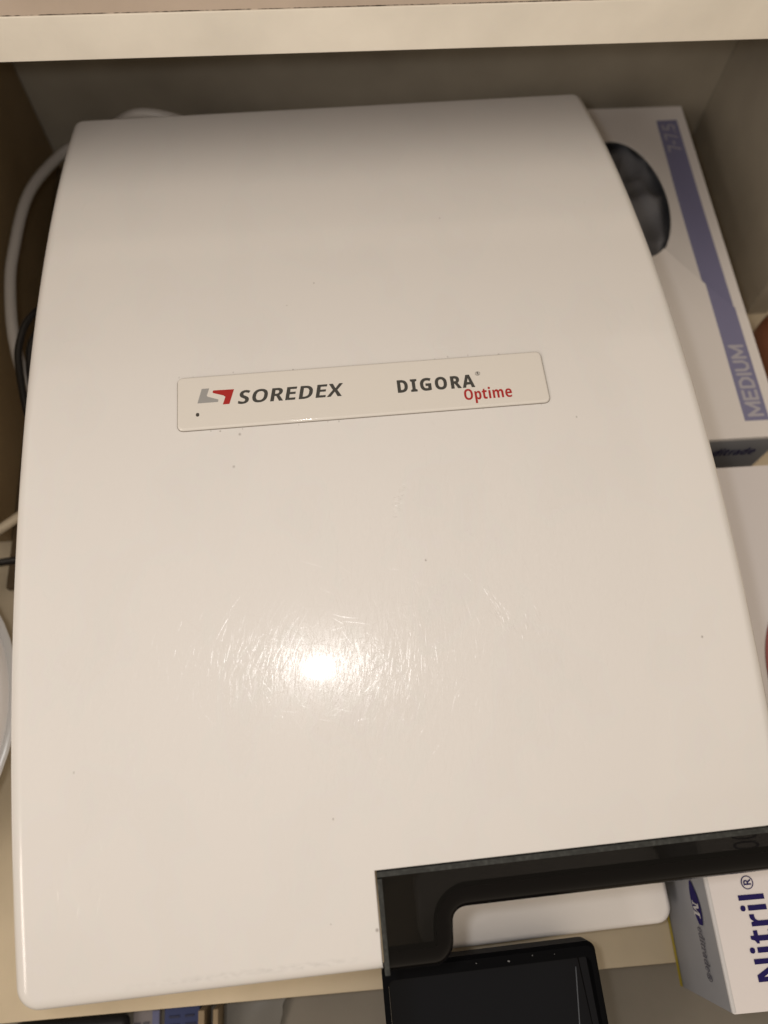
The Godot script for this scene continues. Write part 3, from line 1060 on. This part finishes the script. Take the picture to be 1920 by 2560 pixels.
# ---------------------------------------------------------------- tub and jar
func tub() -> void:
	var t := thing("plastic_tub", Vector3(-0.303, 0, -0.068), "round white plastic tub with a domed lid at the left edge", "tub")
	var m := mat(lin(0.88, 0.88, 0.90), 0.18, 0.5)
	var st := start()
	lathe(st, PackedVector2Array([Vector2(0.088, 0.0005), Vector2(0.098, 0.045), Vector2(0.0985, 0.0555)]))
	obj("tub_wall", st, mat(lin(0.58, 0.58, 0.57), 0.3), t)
	st = start()
	lathe(st, PackedVector2Array([Vector2(0.1100, 0.046), Vector2(0.1105, 0.0475), Vector2(0.1095, 0.0485), Vector2(0.1065, 0.0490)]))
	obj("rim", st, mat(lin(0.6, 0.6, 0.6), 0.25), t)
	st = start()
	var prof := PackedVector2Array([Vector2(0.1065, 0.049), Vector2(0.1068, 0.056), Vector2(0.1058, 0.0592), Vector2(0.1030, 0.0612)])
	for k in range(1, 13):
		var f := k / 12.0
		prof.append(Vector2(0.1030 * (1 - f) + 0.0001, 0.0612 + 0.018 * (1 - (1 - f) * (1 - f))))
	lathe(st, prof, 96)
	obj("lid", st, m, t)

func jar() -> void:
	var t := thing("brown_jar", Vector3(0.3345, 0, -0.300), "reddish brown jar just inside the right edge beside the purple striped carton", "jar")
	var st := start()
	lathe(st, PackedVector2Array([Vector2(0.026, 0.0005), Vector2(0.027, 0.004), Vector2(0.027, 0.030), Vector2(0.024, 0.036), Vector2(0.018, 0.039)]), 40)
	obj("jar_body", st, mat(lin(0.17, 0.06, 0.025), 0.4), t)
	st = start()
	lathe(st, PackedVector2Array([Vector2(0.018, 0.039), Vector2(0.0185, 0.041), Vector2(0.0185, 0.050), Vector2(0.0170, 0.0515), Vector2(0.0001, 0.0515)]), 40)
	obj("cap", st, mat(lin(0.30, 0.11, 0.045), 0.4), t)

# ---------------------------------------------------------------- lower drawer in front of the shelf
func drawer() -> void:
	var y := -0.040
	var st := start()
	rbox(st, Vector3(0.05, y - 0.006, 0.25), Vector3(1.2, 0.012, 0.42), 0.0005, 1)
	var o := obj("drawer_floor", st, laminate(lin(0.20, 0.18, 0.15), 0.45, 17))
	tag(o, "grey floor of the open drawer below the shelf edge", "drawer", "", "structure")
	var tan := laminate(lin(0.26, 0.195, 0.12), 0.5, 40)
	for q in [[-0.1005, 0.0036, "tan drawer divider right of the blue card"], [-0.0925, 0.0030, "tan drawer divider beside the grey plastic bag"]]:
		st = start()
		rbox(st, Vector3(0, 0.010, 0), Vector3(q[1], 0.020, 0.18), 0.0005, 1)
		o = obj("drawer_divider", st, tan)
		o.position = Vector3(q[0], y, 0.185)
		tag(o, q[2], "divider", "drawer dividers")
	# black pouch
	st = start()
	rbox(st, Vector3(0, 0.006, 0), Vector3(0.067, 0.012, 0.12), 0.004, 3)
	o = obj("black_pouch", st, mat(lin(0.006, 0.006, 0.009), 0.6))
	o.position = Vector3(-0.1785, y + 0.0002, 0.156)
	tag(o, "black pouch lying in the drawer below the scanner's left corner", "pouch")
	# white packet with a blue stripe
	var t := thing("paper_packet", Vector3(-0.1355, y, 0.150), "small white packet with a pale blue stripe beside the black pouch", "packet")
	st = start()
	rbox(st, Vector3(0, 0.002, 0), Vector3(0.0155, 0.004, 0.11), 0.0006, 2)
	obj("packet_sheet", st, mat(lin(0.17, 0.155, 0.165), 0.6), t)
	st = start()
	rbox(st, Vector3(0.0055, 0.0042, 0), Vector3(0.0040, 0.0004, 0.108), 0.0001, 1)
	obj("blue_stripe", st, mat(lin(0.10, 0.11, 0.22), 0.6), t)
	letters("— —", "Droid Sans", 700, Vector3(-0.0068, 0.0043, -0.0475), Vector3(0.0088, 0, 0), Vector3(0, 0, -0.0012), 0.0, mat(lin(0.05, 0.05, 0.07), 0.6), t, "dark_marks")
	# blue packet with two columns of dark print
	t = thing("paper_packet", Vector3(-0.1148, y, 0.150), "dark blue packet with two columns of small print, left of the tan dividers", "packet")
	st = start()
	rbox(st, Vector3(0, 0.002, 0), Vector3(0.0205, 0.004, 0.11), 0.0006, 2)
	obj("packet_sheet", st, mat(lin(0.012, 0.025, 0.11), 0.6), t)
	var dark := mat(lin(0.008, 0.012, 0.05), 0.6)
	for c in 2:
		for k in 9:
			st = start()
			rbox(st, Vector3(-0.0048 + 0.0092 * c + rng.randf_range(-0.0006, 0.0006), 0.0042, -0.050 + 0.0042 * k), Vector3(rng.randf_range(0.0050, 0.0074), 0.0004, 0.0012), 0.0001, 1)
			obj("print_line", st, dark, t)
	# crumpled clear bag
	st = start()
	var ns := FastNoiseLite.new()
	ns.seed = 5
	ns.frequency = 14.0
	ns.fractal_octaves = 2
	st.set_smooth_group(0)
	for i in 30:
		for j in 50:
			var P := []
			for w in [[0, 0], [1, 0], [1, 1], [0, 1]]:
				var fx: float = (i + w[0]) / 30.0
				var z: float = lerpf(0.088, 0.20, (j + w[1]) / 50.0)
				var x: float = lerpf(-0.0885, -0.050 - 0.35 * (z - 0.088) + 0.004 * ns.get_noise_1d(z * 3.0), fx)
				P.append(Vector3(x, y + 0.004 + 0.005 * ns.get_noise_2d(x, z), z))
			for v in [P[0], P[1], P[2], P[0], P[2], P[3]]:
				st.set_uv(Vector2.ZERO)
				st.add_vertex(v)
	st.generate_normals()
	o = obj("plastic_bag", st, mat(lin(0.15, 0.145, 0.135), 0.3))
	tag(o, "grey crumpled plastic bag in the drawer under the scanner's front edge", "bag")
